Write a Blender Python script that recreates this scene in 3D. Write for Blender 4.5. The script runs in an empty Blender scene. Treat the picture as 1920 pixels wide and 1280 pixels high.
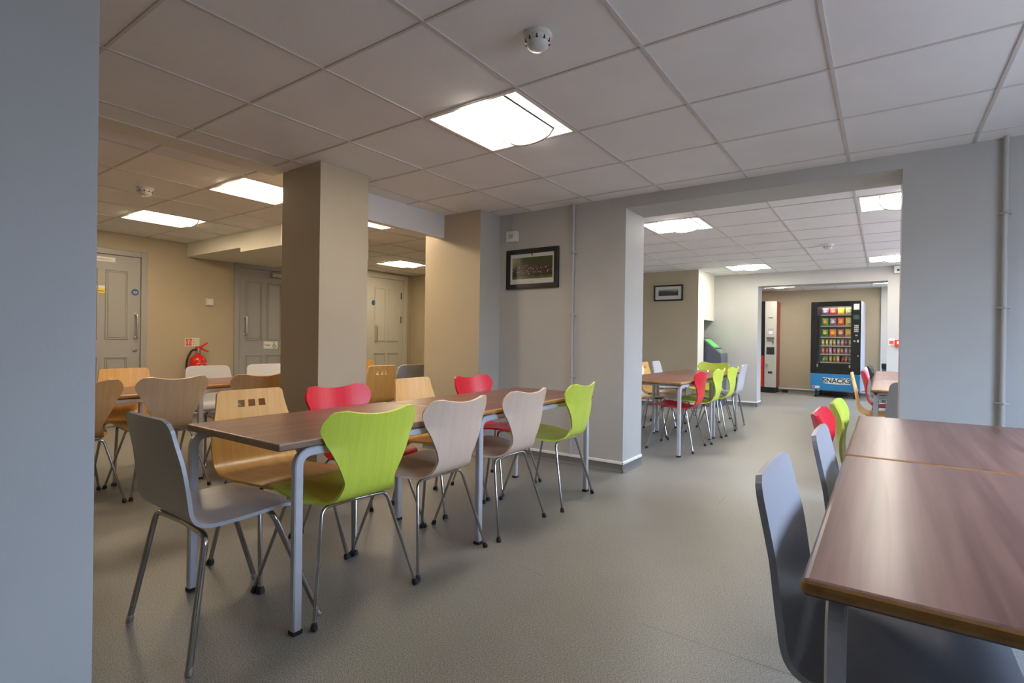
import bpy, math, random
from mathutils import Vector, Matrix

SC = bpy.context.scene
COL = SC.collection
R = math.radians
random.seed(7)

# ------------------------------------------------------------------ camera
def set_camera():
    yaw, pit, roll = R(35.227), R(-.129), R(.789)
    cy, sy = math.cos(yaw), math.sin(yaw)
    F = Vector((-sy * math.cos(pit), cy * math.cos(pit), math.sin(pit)))
    Rt = Vector((cy, sy, 0)); U = Rt.cross(F)
    R2 = Rt * math.cos(roll) + U * math.sin(roll)
    U2 = -Rt * math.sin(roll) + U * math.cos(roll)
    cam = bpy.data.cameras.new('camera')
    cam.sensor_width = 36
    cam.lens = 985.3 / 1920 * 36
    cam.clip_start = .05
    o = bpy.data.objects.new('camera', cam)
    COL.objects.link(o)
    m = Matrix((R2, U2, -F)).transposed().to_4x4()
    m.translation = Vector((0, 0, 1.05))
    o.matrix_world = m
    SC.camera = o
set_camera()

# ------------------------------------------------------------------ sky and exposure
SC.view_settings.view_transform = 'Standard'
SC.view_settings.look = 'None'
SC.view_settings.gamma = 1
SC.view_settings.use_curve_mapping = False
SC.view_settings.exposure = 0.58
SKY = 23.0           # daylight through the windows
LAMP = 26.0         # fluorescent lenses
def set_world():
    w = bpy.data.worlds.new('overcast_sky'); SC.world = w
    w.use_nodes = True
    nt = w.node_tree; N = nt.nodes; L = nt.links
    bg = N['Background']
    tc = N.new('ShaderNodeTexCoord'); sp = N.new('ShaderNodeSeparateXYZ'); rp = N.new('ShaderNodeValToRGB')
    mp = N.new('ShaderNodeMapRange')
    mp.inputs['From Min'].default_value = -1; mp.inputs['From Max'].default_value = 1
    L.new(tc.outputs['Generated'], sp.inputs[0]); L.new(sp.outputs['Z'], mp.inputs['Value'])
    L.new(mp.outputs[0], rp.inputs[0]); L.new(rp.outputs[0], bg.inputs['Color'])
    e = rp.color_ramp.elements
    e[0].position = .50; e[0].color = (.10, .105, .12, 1)
    e[1].position = .78; e[1].color = (.53, .70, 1.0, 1)
    bg.inputs['Strength'].default_value = SKY
set_world()

# ------------------------------------------------------------------ materials
def rgb(h):
    c = [int(h[i:i + 2], 16) / 255 for i in (0, 2, 4)]
    return tuple(x / 12.92 if x <= .04045 else ((x + .055) / 1.055) ** 2.4 for x in c)

def mat(name, col, rough=.5, metal=0.0, emit=None, es=0.0, var=0.0, vscale=(8, 8, 8), bump=0.0, bscale=200, spec=.5, coat=0.0):
    m = bpy.data.materials.new(name); m.use_nodes = True
    nt = m.node_tree; N = nt.nodes; L = nt.links
    b = N['Principled BSDF']
    b.inputs['Base Color'].default_value = (*col, 1)
    b.inputs['Roughness'].default_value = rough
    b.inputs['Metallic'].default_value = metal
    b.inputs['Specular IOR Level'].default_value = spec
    b.inputs['Coat Weight'].default_value = coat
    b.inputs['Coat Roughness'].default_value = .15
    if emit:
        b.inputs['Emission Color'].default_value = (*emit, 1)
        b.inputs['Emission Strength'].default_value = es
    if var or bump:
        tc = N.new('ShaderNodeTexCoord')
    if var:
        mp = N.new('ShaderNodeMapping'); mp.inputs['Scale'].default_value = vscale
        n = N.new('ShaderNodeTexNoise'); n.inputs['Scale'].default_value = 1; n.inputs['Detail'].default_value = 4
        rp = N.new('ShaderNodeValToRGB')
        rp.color_ramp.elements[0].position = .3; rp.color_ramp.elements[1].position = .7
        rp.color_ramp.elements[0].color = (*[c * (1 - var) for c in col], 1)
        rp.color_ramp.elements[1].color = (*[min(1, c * (1 + var)) for c in col], 1)
        L.new(tc.outputs['Object'], mp.inputs[0]); L.new(mp.outputs[0], n.inputs['Vector'])
        L.new(n.outputs['Fac'], rp.inputs[0]); L.new(rp.outputs[0], b.inputs['Base Color'])
    if bump:
        n2 = N.new('ShaderNodeTexNoise'); n2.inputs['Scale'].default_value = bscale; n2.inputs['Detail'].default_value = 3
        bp = N.new('ShaderNodeBump'); bp.inputs['Strength'].default_value = bump; bp.inputs['Distance'].default_value = .002
        L.new(tc.outputs['Object'], n2.inputs['Vector']); L.new(n2.outputs['Fac'], bp.inputs['Height'])
        L.new(bp.outputs[0], b.inputs['Normal'])
    return m

def wood(name, c0, c1, scale=(30, 2, 2), rough=.35, bands=0.0, coat=0.0, spec=.5, lo=.34, hi=.66):
    """grain along the axis with the smallest scale; bands mixes in broad figure"""
    m = bpy.data.materials.new(name); m.use_nodes = True
    nt = m.node_tree; N = nt.nodes; L = nt.links
    b = N['Principled BSDF']; b.inputs['Roughness'].default_value = rough
    b.inputs['Specular IOR Level'].default_value = spec
    b.inputs['Coat Weight'].default_value = coat; b.inputs['Coat Roughness'].default_value = .12
    tc = N.new('ShaderNodeTexCoord')
    def noise(sc, det, dist):
        mp = N.new('ShaderNodeMapping'); mp.inputs['Scale'].default_value = sc
        n = N.new('ShaderNodeTexNoise'); n.inputs['Scale'].default_value = 1; n.inputs['Detail'].default_value = det; n.inputs['Distortion'].default_value = dist
        L.new(tc.outputs['Object'], mp.inputs[0]); L.new(mp.outputs[0], n.inputs['Vector']); return n.outputs['Fac']
    fac = noise(scale, 3, .6)
    if bands:
        f2 = noise((scale[0] * .22, scale[1] * .45, scale[2] * .22), 2, 1.2)
        mx = N.new('ShaderNodeMix'); mx.data_type = 'FLOAT'; mx.inputs[0].default_value = bands
        L.new(fac, mx.inputs[2]); L.new(f2, mx.inputs[3]); fac = mx.outputs[0]
    rp = N.new('ShaderNodeValToRGB')
    rp.color_ramp.elements[0].position = lo; rp.color_ramp.elements[1].position = hi
    rp.color_ramp.elements[0].color = (*c0, 1); rp.color_ramp.elements[1].color = (*c1, 1)
    L.new(fac, rp.inputs[0]); L.new(rp.outputs[0], b.inputs['Base Color'])
    return m

M = {}
M['grey_daylit'] = mat('grey_daylit', (.455, .448, .425), .55, var=.04, vscale=(2, 2, 2), bump=.08, bscale=150)  # wall colour with the daylight tone put into it
M['tan_lamplit'] = mat('tan_lamplit', (.47, .40, .285), .55, var=.04, vscale=(2, 2, 2), bump=.08, bscale=150)  # wall colour with the warm lamplight put into it
M['cream_paint'] = mat('cream_paint', (.72, .69, .60), .55)
M['white_paint'] = mat('white_paint', (.75, .75, .77), .5)
M['ceiling_tile'] = mat('ceiling_tile', (.845, .83, .825), .9, var=.03, vscale=(3, 3, 3), bump=.25, bscale=260)
M['grid_bar'] = mat('grid_bar', (.62, .59, .56), .5)
M['door_paint'] = mat('door_paint', (.36, .355, .35), .4)
M['door_lamplit'] = mat('door_lamplit_paint', (.56, .55, .51), .4)  # door paint lightened: light of the nearby lamp put into the colour
M['strip_white'] = mat('strip_white', (.84, .84, .83), .4)
M['chrome'] = mat('chrome', (.45, .45, .45), .14, 1.0)
M['steel'] = mat('steel', (.62, .61, .58), .3, 1.0)
M['leg_paint'] = mat('leg_paint', (.54, .54, .58), .38, .15, var=.06, vscale=(10, 10, 10))
M['rubber'] = mat('rubber', (.012, .012, .014), .6)
M['clear_plastic'] = mat('clear_plastic', (.55, .50, .46), .3)
M['lime'] = wood('lime_stain', (.58, .68, .065), (.64, .74, .085), (60, 4, 4), .38)
M['red'] = wood('red_stain', (.66, .008, .022), (.74, .014, .032), (60, 4, 4), .32)
M['beech'] = wood('beech_veneer', (.70, .52, .39), (.74, .56, .43), (50, 3, 3), .36)
M['tanply'] = wood('tan_veneer', (.48, .27, .105), (.54, .31, .13), (50, 3, 3), .36)
M['honey'] = wood('honey_veneer', (.70, .38, .10), (.78, .46, .15), (45, 3, 3), .34)
M['beech_dark'] = wood('beech_dark_veneer', (.54, .37, .22), (.60, .41, .25), (50, 3, 3), .36)  # darker variant of the beech
M['grey_shell'] = mat('grey_lacquer', (.335, .335, .355), .29, var=.03, vscale=(40, 4, 4))
M['pale_shell'] = mat('pale_lacquer', (.55, .55, .57), .33)
M['black_shell'] = mat('black_lacquer', (.03, .028, .027), .35)
M['walnut'] = wood('walnut_laminate', (.085, .032, .023), (.335, .165, .118), (42, 1.2, 8), .30, bands=.5, spec=.36, lo=.22, hi=.78)
M['brown_edge'] = wood('brown_edging', (.17, .10, .055), (.24, .15, .09), (20, 3, 20), .4)
M['beech_edge'] = wood('beech_edging', (.33, .15, .035), (.45, .22, .06), (20, 3, 20), .4)
M['lamp_white'] = mat('fixture_white', (.75, .74, .72), .4)
M['black_plastic'] = mat('black_plastic', (.012, .012, .013), .3)
M['black_frame'] = mat('black_frame', (.010, .009, .008), .35)
M['mat_board'] = mat('mat_board', (.62, .62, .60), .7)
M['plastic_white'] = mat('plastic_white', (.70, .70, .67), .35)
M['plastic_grey'] = mat('plastic_grey', (.42, .42, .42), .4)
M['ext_red'] = mat('extinguisher_red', (.68, .03, .015), .25)
M['sign_red'] = mat('sign_red', (.72, .08, .03), .5)
M['sign_white'] = mat('sign_white', (.80, .80, .74), .5)
M['sign_green'] = mat('sign_glow_green', (.62, .70, .50), .5)
M['sign_blue'] = mat('sign_blue', (.02, .10, .32), .4)
M['sign_yellow'] = mat('sign_yellow', (.85, .65, .03), .5)
M['ink'] = mat('ink', (.03, .03, .035), .6)
M['brass_dull'] = mat('lock_metal', (.45, .43, .40), .3, .8)
M['vend_blue'] = mat('vending_blue', (.03, .23, .52), .35)
M['vend_side'] = mat('vending_side', (.55, .60, .70), .35)
M['vend_red'] = mat('vending_red', (.42, .045, .025), .35)
M['silver_panel'] = mat('silver_panel', (.62, .60, .54), .35, .3)
M['dark_metal'] = mat('dark_metal', (.06, .06, .065), .35, .5)
M['kiosk_grey'] = mat('kiosk_grey', (.085, .095, .125), .4)
M['screen_green'] = mat('screen_green', (.05, .5, .05), .3, emit=(.08, 1.0, .06), es=.9)
M['kiosk_trim'] = mat('kiosk_trim', (.15, .24, .17), .3)
M['display'] = mat('display_glow', (.02, .04, .035), .2, emit=(.10, .30, .26), es=.12)
M['tube_glow'] = mat('display_tube', (.9, .9, .85), .4, emit=(1, .88, .66), es=22)
M['plinth_dark'] = mat('plinth_dark', (.02, .02, .02), .5)
M['grille'] = mat('grille_dark', (.05, .04, .03), .6)

def floor_mat():
    m = bpy.data.materials.new('speckled_vinyl'); m.use_nodes = True
    nt = m.node_tree; N = nt.nodes; L = nt.links
    b = N['Principled BSDF']; b.inputs['Roughness'].default_value = .42
    tc = N.new('ShaderNodeTexCoord')
    n = N.new('ShaderNodeTexNoise'); n.inputs['Scale'].default_value = 250; n.inputs['Detail'].default_value = 2
    rp = N.new('ShaderNodeValToRGB')
    e = rp.color_ramp.elements
    e[0].position = .38; e[0].color = (.145, .141, .125, 1)
    e[1].position = .64; e[1].color = (.385, .375, .34, 1)
    n2 = N.new('ShaderNodeTexNoise'); n2.inputs['Scale'].default_value = 1.6; n2.inputs['Detail'].default_value = 5
    r2 = N.new('ShaderNodeValToRGB')
    r2.color_ramp.elements[0].position = .3; r2.color_ramp.elements[0].color = (.88, .88, .88, 1)
    r2.color_ramp.elements[1].position = .7; r2.color_ramp.elements[1].color = (1.06, 1.06, 1.06, 1)
    mx = N.new('ShaderNodeMix'); mx.data_type = 'RGBA'; mx.blend_type = 'MULTIPLY'; mx.inputs[0].default_value = 1
    L.new(tc.outputs['Object'], n.inputs['Vector']); L.new(tc.outputs['Object'], n2.inputs['Vector'])
    L.new(n.outputs['Fac'], rp.inputs[0]); L.new(n2.outputs['Fac'], r2.inputs[0])
    L.new(rp.outputs[0], mx.inputs[6]); L.new(r2.outputs[0], mx.inputs[7]); L.new(mx.outputs[2], b.inputs['Base Color'])
    r3 = N.new('ShaderNodeMapRange'); r3.inputs['To Min'].default_value = .32; r3.inputs['To Max'].default_value = .5
    L.new(n2.outputs['Fac'], r3.inputs['Value']); L.new(r3.outputs[0], b.inputs['Roughness'])
    return m
M['floor'] = floor_mat()
M['cove'] = mat('cove_vinyl', (.15, .15, .145), .45, var=.15, vscale=(150, 150, 150))

def photo_mat(name, mono=False):
    """a printed group photograph: dark trees, a speckled crowd, a strip of lawn (object space of the print: x across, z up, in metres)"""
    m = bpy.data.materials.new(name); m.use_nodes = True
    nt = m.node_tree; N = nt.nodes; L = nt.links
    b = N['Principled BSDF']; b.inputs['Roughness'].default_value = .15
    tc = N.new('ShaderNodeTexCoord'); sp = N.new('ShaderNodeSeparateXYZ')
    L.new(tc.outputs['Object'], sp.inputs[0])
    nz = N.new('ShaderNodeTexNoise'); nz.inputs['Scale'].default_value = 14
    L.new(tc.outputs['Object'], nz.inputs['Vector'])
    ad = N.new('ShaderNodeMath'); ad.operation = 'MULTIPLY_ADD'; ad.inputs[1].default_value = .06
    L.new(nz.outputs['Fac'], ad.inputs[0]); L.new(sp.outputs['Z'], ad.inputs[2])
    rp = N.new('ShaderNodeValToRGB')
    mr = N.new('ShaderNodeMapRange'); mr.inputs['From Min'].default_value = -.08; mr.inputs['From Max'].default_value = .14
    L.new(ad.outputs[0], mr.inputs['Value']); L.new(mr.outputs[0], rp.inputs[0])
    e = rp.color_ramp.elements
    if mono:
        e[0].position = .0; e[0].color = (.02, .02, .02, 1); e[1].position = .60; e[1].color = (.06, .06, .055, 1)
        x = e.new(.70); x.color = (.30, .30, .28, 1)
        L.new(rp.outputs[0], b.inputs['Base Color'])
        return m
    e[0].position = .14; e[0].color = (.075, .12, .012, 1)
    e[1].position = .95; e[1].color = (.055, .075, .022, 1)
    x = e.new(.22); x.color = (.03, .025, .025, 1)
    x = e.new(.60); x.color = (.075, .05, .03, 1)
    v = N.new('ShaderNodeTexVoronoi'); v.inputs['Scale'].default_value = 62
    L.new(tc.outputs['Object'], v.inputs['Vector'])
    r2 = N.new('ShaderNodeValToRGB'); r2.color_ramp.elements[0].position = .18; r2.color_ramp.elements[0].color = (1, 1, 1, 1)
    r2.color_ramp.elements[1].position = .42; r2.color_ramp.elements[1].color = (0, 0, 0, 1)
    L.new(v.outputs['Distance'], r2.inputs[0])
    band = N.new('ShaderNodeValToRGB'); be = band.color_ramp.elements
    be[0].position = .24; be[0].color = (0, 0, 0, 1); be[1].position = .66; be[1].color = (0, 0, 0, 1)
    y = be.new(.30); y.color = (1, 1, 1, 1); y = be.new(.58); y.color = (1, 1, 1, 1)
    L.new(mr.outputs[0], band.inputs[0])
    mu = N.new('ShaderNodeMath'); mu.operation = 'MULTIPLY'
    L.new(r2.outputs[0], mu.inputs[0]); L.new(band.outputs[0], mu.inputs[1])
    cr = N.new('ShaderNodeValToRGB'); ce = cr.color_ramp.elements
    ce[0].position = .3; ce[0].color = (.20, .08, .06, 1); ce[1].position = .6; ce[1].color = (.50, .46, .50, 1)
    L.new(v.outputs['Color'], cr.inputs[0])
    mx = N.new('ShaderNodeMix'); mx.data_type = 'RGBA'
    L.new(mu.outputs[0], mx.inputs[0]); L.new(rp.outputs[0], mx.inputs[6]); L.new(cr.outputs[0], mx.inputs[7])
    # pale building at the top left of the print
    bl = N.new('ShaderNodeMath'); bl.operation = 'MULTIPLY_ADD'; bl.inputs[1].default_value = -1.2
    L.new(sp.outputs['X'], bl.inputs[0]); L.new(sp.outputs['Z'], bl.inputs[2])
    br = N.new('ShaderNodeValToRGB'); br.color_ramp.elements[0].position = .20; br.color_ramp.elements[0].color = (0, 0, 0, 1)
    br.color_ramp.elements[1].position = .30; br.color_ramp.elements[1].color = (1, 1, 1, 1)
    L.new(bl.outputs[0], br.inputs[0])
    up = N.new('ShaderNodeMath'); up.operation = 'GREATER_THAN'; up.inputs[1].default_value = .01
    L.new(sp.outputs['Z'], up.inputs[0])
    m2 = N.new('ShaderNodeMath'); m2.operation = 'MULTIPLY'
    L.new(br.outputs[0], m2.inputs[0]); L.new(up.outputs[0], m2.inputs[1])
    mx2 = N.new('ShaderNodeMix'); mx2.data_type = 'RGBA'; mx2.inputs[7].default_value = (.34, .33, .17, 1)
    L.new(m2.outputs[0], mx2.inputs[0]); L.new(mx.outputs[2], mx2.inputs[6]); L.new(mx2.outputs[2], b.inputs['Base Color'])
    return m
M['photo_colour'] = photo_mat('group_photo_print')
M['photo_mono'] = photo_mat('old_photo_print', True)

M['lens_warm'] = mat('lamp_lens_warm', (.9, .9, .88), .4, emit=(1.0, .80, .54), es=LAMP)
M['lens_cool'] = mat('lamp_lens_cool', (.9, .9, .88), .4, emit=(1.0, .91, .78), es=LAMP)
M['lens_far'] = mat('lamp_lens_far', (.9, .9, .88), .4, emit=(1.0, .93, .82), es=LAMP * 1.35)
M['tray'] = mat('lamp_tray', (.90, .89, .87), .5)
M['rim_dark'] = mat('lens_rim_dark', (.012, .011, .010), .6)

# ------------------------------------------------------------------ mesh helpers
class MB:
    def __init__(s):
        s.v = []; s.f = []; s.m = []; s.s = []
    def face(s, ids, m=0, smooth=False):
        s.f.append(tuple(ids)); s.m.append(m); s.s.append(smooth)
    def add(s, *ps):
        n = len(s.v); s.v += [tuple(p) for p in ps]; return list(range(n, n + len(ps)))
    def quad(s, a, b, c, d, m=0):
        s.face(s.add(a, b, c, d), m)
    def box(s, x0, x1, y0, y1, z0, z1, m=0, mm=None):
        """mm: optional materials for the faces {'x-','x+','y-','y+','z-','z+'}"""
        i = s.add((x0, y0, z0), (x1, y0, z0), (x1, y1, z0), (x0, y1, z0), (x0, y0, z1), (x1, y0, z1), (x1, y1, z1), (x0, y1, z1))
        mm = mm or {}
        for k, q in (('z-', (0, 3, 2, 1)), ('z+', (4, 5, 6, 7)), ('y-', (0, 1, 5, 4)), ('x+', (1, 2, 6, 5)), ('y+', (2, 3, 7, 6)), ('x-', (3, 0, 4, 7))):
            s.face([i[j] for j in q], mm.get(k, m))
        return s
    def tube(s, path, r, seg=10, m=0, caps=True, flat=None):
        """flat=(rx, rz): squared section of half-sizes instead of a round one"""
        P = [Vector(p) for p in path]
        T = []
        for i in range(len(P)):
            a = P[i] - P[i - 1] if i else P[1] - P[0]
            b = P[i + 1] - P[i] if i < len(P) - 1 else P[-1] - P[-2]
            T.append((a.normalized() + b.normalized()).normalized())
        up = Vector((0, 0, 1)) if abs(T[0].z) < .9 else Vector((0, 1, 0))
        if flat and abs(T[0].z) >= .9: up = Vector((1, 0, 0))
        n = (up - T[0] * up.dot(T[0])).normalized()
        rings = []
        for i, p in enumerate(P):
            if i:
                n = (n - T[i] * n.dot(T[i])).normalized()
            b = T[i].cross(n)
            rr = r[i] if isinstance(r, (list, tuple)) else r
            ring = []
            if flat:
                a, c = flat; k = .28
                for (u, w) in ((1, 1 - k), (1 - k, 1), (-1 + k, 1), (-1, 1 - k), (-1, -1 + k), (-1 + k, -1), (1 - k, -1), (1, -1 + k)):
                    ring.append(p + n * u * a + b * w * c)
            else:
                for q in range(seg):
                    t = 2 * math.pi * q / seg
                    ring.append(p + n * math.cos(t) * rr + b * math.sin(t) * rr)
            rings.append(s.add(*ring))
        k = len(rings[0])
        for i in range(len(rings) - 1):
            for q in range(k):
                s.face((rings[i][q], rings[i][(q + 1) % k], rings[i + 1][(q + 1) % k], rings[i + 1][q]), m, not flat)
        if caps:
            s.face(rings[0][::-1], m); s.face(rings[-1], m)
        return s
    def lathe(s, prof, origin=(0, 0, 0), seg=24, m=0, axis='z', smooth=True):
        o = Vector(origin); rings = []
        for r, h in prof:
            ring = []
            for q in range(seg):
                t = 2 * math.pi * q / seg
                a, b = math.cos(t) * r, math.sin(t) * r
                ring.append(o + (Vector((a, b, h)) if axis == 'z' else Vector((a, h, b)) if axis == 'y' else Vector((h, a, b))))
            rings.append(s.add(*ring))
        for i in range(len(rings) - 1):
            for q in range(seg):
                s.face((rings[i][q], rings[i][(q + 1) % seg], rings[i + 1][(q + 1) % seg], rings[i + 1][q]), m, smooth)
        s.face(rings[0][::-1], m); s.face(rings[-1], m)
        return s
    def prism(s, poly, y0, y1, m=0, mside=None):
        """poly of (x, z) extruded along y"""
        a = s.add(*[(x, y0, z) for x, z in poly]); b = s.add(*[(x, y1, z) for x, z in poly]); n = len(poly)
        s.face(a, m); s.face(b[::-1], m)
        for i in range(n):
            j = (i + 1) % n
            s.face((a[j], a[i], b[i], b[j]), m if mside is None else mside)
        return s
    def build(s, name, mats, parent=None, bevel=0.0, seg=2):
        me = bpy.data.meshes.new(name)
        me.from_pydata(s.v, [], s.f)
        for mt in (mats if isinstance(mats, (list, tuple)) else [mats]):
            me.materials.append(M[mt] if isinstance(mt, str) else mt)
        me.polygons.foreach_set('material_index', s.m)
        me.polygons.foreach_set('use_smooth', s.s)
        me.update()
        import bmesh
        bm = bmesh.new(); bm.from_mesh(me)
        bmesh.ops.recalc_face_normals(bm, faces=bm.faces)
        for e in bm.edges:
            if len(e.link_faces) == 2 and e.calc_face_angle(0) > R(42): e.smooth = False
        bm.to_mesh(me); bm.free()
        o = link(me, name, parent)
        if bevel:
            md = o.modifiers.new('edge', 'BEVEL'); md.width = bevel; md.segments = seg; md.limit_method = 'ANGLE'; md.angle_limit = R(40)
        return o

def link(me, name, parent=None):
    o = bpy.data.objects.new(name, me); COL.objects.link(o)
    if parent: o.parent = parent
    return o

def tag(o, label, cat, group=None):
    o['label'] = label; o['category'] = cat
    if group: o['group'] = group
    return o

def thing(name, label, cat, loc=(0, 0, 0), rz=0.0, group=None):
    o = bpy.data.objects.new(name, None); COL.objects.link(o)
    o.empty_display_size = .1
    o.location = loc; o.rotation_euler = (0, 0, rz)
    return tag(o, label, cat, group)

def struct(o):
    o['kind'] = 'structure'; return o

def fillet(path, rad, n=6):
    P = [Vector(p) for p in path]; out = [P[0]]
    for i in range(1, len(P) - 1):
        a = (P[i - 1] - P[i]); b = (P[i + 1] - P[i])
        r = min(rad, a.length * .49, b.length * .49)
        p0 = P[i] + a.normalized() * r; p1 = P[i] + b.normalized() * r
        for k in range(n + 1):
            t = k / n
            out.append(p0 * (1 - t) ** 2 + P[i] * 2 * t * (1 - t) + p1 * t * t)
    out.append(P[-1]); return out

def text_mesh(txt, size, name, m, parent=None, loc=(0, 0, 0), rot=(0, 0, 0), ext=.0006, offset=0.0):
    cu = bpy.data.curves.new('lettering', 'FONT'); cu.body = txt; cu.size = size; cu.extrude = ext; cu.offset = offset
    cu.align_x = 'CENTER'; cu.align_y = 'CENTER'; cu.resolution_u = 4
    t = bpy.data.objects.new('lettering', cu); COL.objects.link(t)
    me = bpy.data.meshes.new_from_object(t.evaluated_get(bpy.context.evaluated_depsgraph_get()))
    bpy.data.objects.remove(t); bpy.data.curves.remove(cu)
    me.materials.clear(); me.materials.append(M[m])
    o = link(me, name, parent); o.location = loc; o.rotation_euler = rot
    return o

# ------------------------------------------------------------------ the rooms
H, HT = 2.213, 2.42
def walls():
    b = MB(); b.box(-7.4, 1.85, -2.6, 13.2, -.1, 0); struct(b.build('floor', 'floor'))
    b = MB()
    for (p, q) in (((-.729, 1.886), (-.10, 1.88)), ((-.861, 3.543), (-.872, 3.831)), ((-1.38, 2.03), (-1.22, 2.0))):
        a, c = Vector((*p, .0006)), Vector((*q, .0006)); n = Vector((-(c - a).y, (c - a).x, 0)).normalized() * .0016
        b.quad(a - n, c - n, c + n, a + n)
    struct(b.build('trim_8', 'cove'))
    # wall with the wide opening
    b = MB()
    b.box(-2.945, -1.695, 3.96, 4.35, 0, HT); b.box(.085, 1.6, 3.96, 4.35, 0, HT); b.box(-1.695, .085, 3.96, 4.35, 2.122, HT)
    struct(b.build('wall_back', 'grey_daylit'))
    b = MB(); b.box(-3.62, -2.945, 3.66, 4.35, 0, HT, 0, {'x+': 1}); struct(b.build('wall_pilaster', ['tan_lamplit', 'grey_daylit']))  # window side takes the grey: daylight put into that face's colour
    b = MB(); b.box(-3.475, -3.035, 2.09, 2.485, 0, H + .02); struct(b.build('wall_column', 'tan_lamplit'))
    b = MB(); b.box(-3.62, -3.40, 4.35, 9.45, 0, HT, 0, {'x+': 1}); struct(b.build('wall_divider', ['tan_lamplit', 'grey_daylit']))
    b = MB(); b.box(-7.35, -7.15, -2.6, 7.05, 0, HT); struct(b.build('wall_left', 'tan_lamplit'))
    b = MB(); b.box(-7.15, -3.62, 6.87, 7.05, 0, HT); struct(b.build('wall_end', 'tan_lamplit'))
    b = MB(); b.box(-1.45, -1.2, -2.4, .353, 0, HT); struct(b.build('wall_near', 'grey_daylit'))
    b = MB(); b.box(-7.15, 1.6, -2.6, -2.4, 0, HT); struct(b.build('wall_front', 'grey_daylit'))
    # far room: jutting wall with a niche, far wall with an opening
    b = MB(); k = {'x+': 1}
    b.box(-3.40, -2.40, 8.5, 8.84, 0, HT, 0, k); b.box(-3.40, -2.40, 8.84, 9.45, 1.43, HT, 0, k); b.box(-3.40, -2.95, 8.84, 9.45, 0, 1.43, 0, k)
    struct(b.build('wall_niche', ['tan_lamplit', 'cream_paint']))
    b = MB(); b.box(-3.62, -1.70, 9.45, 9.78, 0, HT); b.box(.045, 1.6, 9.45, 9.78, 0, HT); b.box(-1.70, .045, 9.45, 9.78, 2.0, HT)
    struct(b.build('wall_far', 'grey_daylit'))
    b = MB(); b.box(-3.62, -3.40, 9.78, 12.9, 0, HT); struct(b.build('wall_lobby_left', 'tan_lamplit'))
    b = MB(); b.box(-3.62, 1.6, 12.9, 13.1, 0, HT); struct(b.build('wall_lobby_end', 'tan_lamplit'))
    b = MB(); b.box(-.04, .5, 12.72, 12.9, 0, HT); struct(b.build('wall_lobby_pier', 'grey_daylit'))
    # outer wall with windows
    ys = [(1.0, 3.05), (4.85, 6.75), (7.1, 9.0), (10.3, 12.2)]
    b = MB(); y = -2.6
    for y0, y1 in ys:
        b.box(1.6, 1.85, y, y0, 0, HT); b.box(1.6, 1.85, y0, y1, 0, .95); b.box(1.6, 1.85, y0, y1, 2.02, HT); y = y1
    b.box(1.6, 1.85, y, 13.1, 0, HT); struct(b.build('wall_right', 'grey_daylit'))
    for i, (y0, y1) in enumerate(ys):
        b = MB(); w = .05
        for a, c in ((y0, y0 + w), (y1 - w, y1), ((y0 + y1) / 2 - w / 2, (y0 + y1) / 2 + w / 2)):
            b.box(1.70, 1.76, a, c, .95, 2.02)
        b.box(1.70, 1.76, y0, y1, .95, 1.0); b.box(1.70, 1.76, y0, y1, 1.97, 2.02); b.box(1.52, 1.76, y0, y1, .93, .95)
        struct(b.build('window_%d' % (i + 1), 'strip_white'))
    # lowered beams
    b = MB(); b.box(-3.60, -3.405, -2.4, 2.09, H - .006, H + .05); struct(b.build('trim_1', 'cream_paint'))
    b = MB(); b.box(-3.45, -3.38, 2.486, 3.66, 2.0, H + .05); struct(b.build('trim_2', 'white_paint'))
    b = MB(); b.box(-7.15, -5.86, 3.03, 4.15, 2.041, H + .05); b.box(-5.86, -5.06, 3.03, 4.15, 1.993, H + .05)
    struct(b.build('trim_3', 'cream_paint'))
walls()

def skirting(name, runs):
    b = MB()
    for x0, y0, x1, y1 in runs:            # wall line, room on the left of the direction of travel
        d = Vector((x1 - x0, y1 - y0, 0)).normalized(); n = Vector((-d.y, d.x, 0))
        def P(t, o, z):
            p = Vector((x0, y0, 0)) if t == 0 else Vector((x1, y1, 0))
            return p + n * o + Vector((0, 0, z)) + d * (-o if t == 0 else o) * 0
        prof = [(.022, .001), (.012, .008), (.006, .022), (.004, .066)]
        for k in range(len(prof) - 1):
            (o0, z0), (o1, z1) = prof[k], prof[k + 1]
            b.quad(P(0, o0, z0), P(1, o0, z0), P(1, o1, z1), P(0, o1, z1), 0)
        for (o0, z0), (o1, z1) in (((.004, .066), (.010, .066)), ((.010, .066), (.010, .084)), ((.010, .084), (.0, .087))):
            b.quad(P(0, o0, z0), P(1, o0, z0), P(1, o1, z1), P(0, o1, z1), 1)
    return struct(b.build(name, ['cove', 'strip_white']))
skirting('baseboard_back', [(-1.695, 3.96, -2.945, 3.96), (-1.695, 4.35, -1.695, 3.95), (1.6, 3.96, .085, 3.96)])
skirting('baseboard_pilaster', [(-2.945, 3.96, -2.945, 3.66), (-2.945, 3.66, -3.62, 3.66)])
skirting('baseboard_column', [(-3.035, 2.485, -3.035, 2.09), (-3.035, 2.09, -3.475, 2.09)])
skirting('baseboard_left', [(-7.15, 6.87, -7.15, -2.4)])
skirting('baseboard_far', [(-1.70, 9.45, -2.95, 9.45), (-1.70, 9.78, -1.70, 9.44), (1.6, 9.45, .045, 9.45), (-2.4, 8.84, -2.4, 8.5), (-2.4, 8.5, -3.4, 8.5)])
skirting('baseboard_lobby', [(-.04, 12.9, -3.4, 12.9)])

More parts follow.
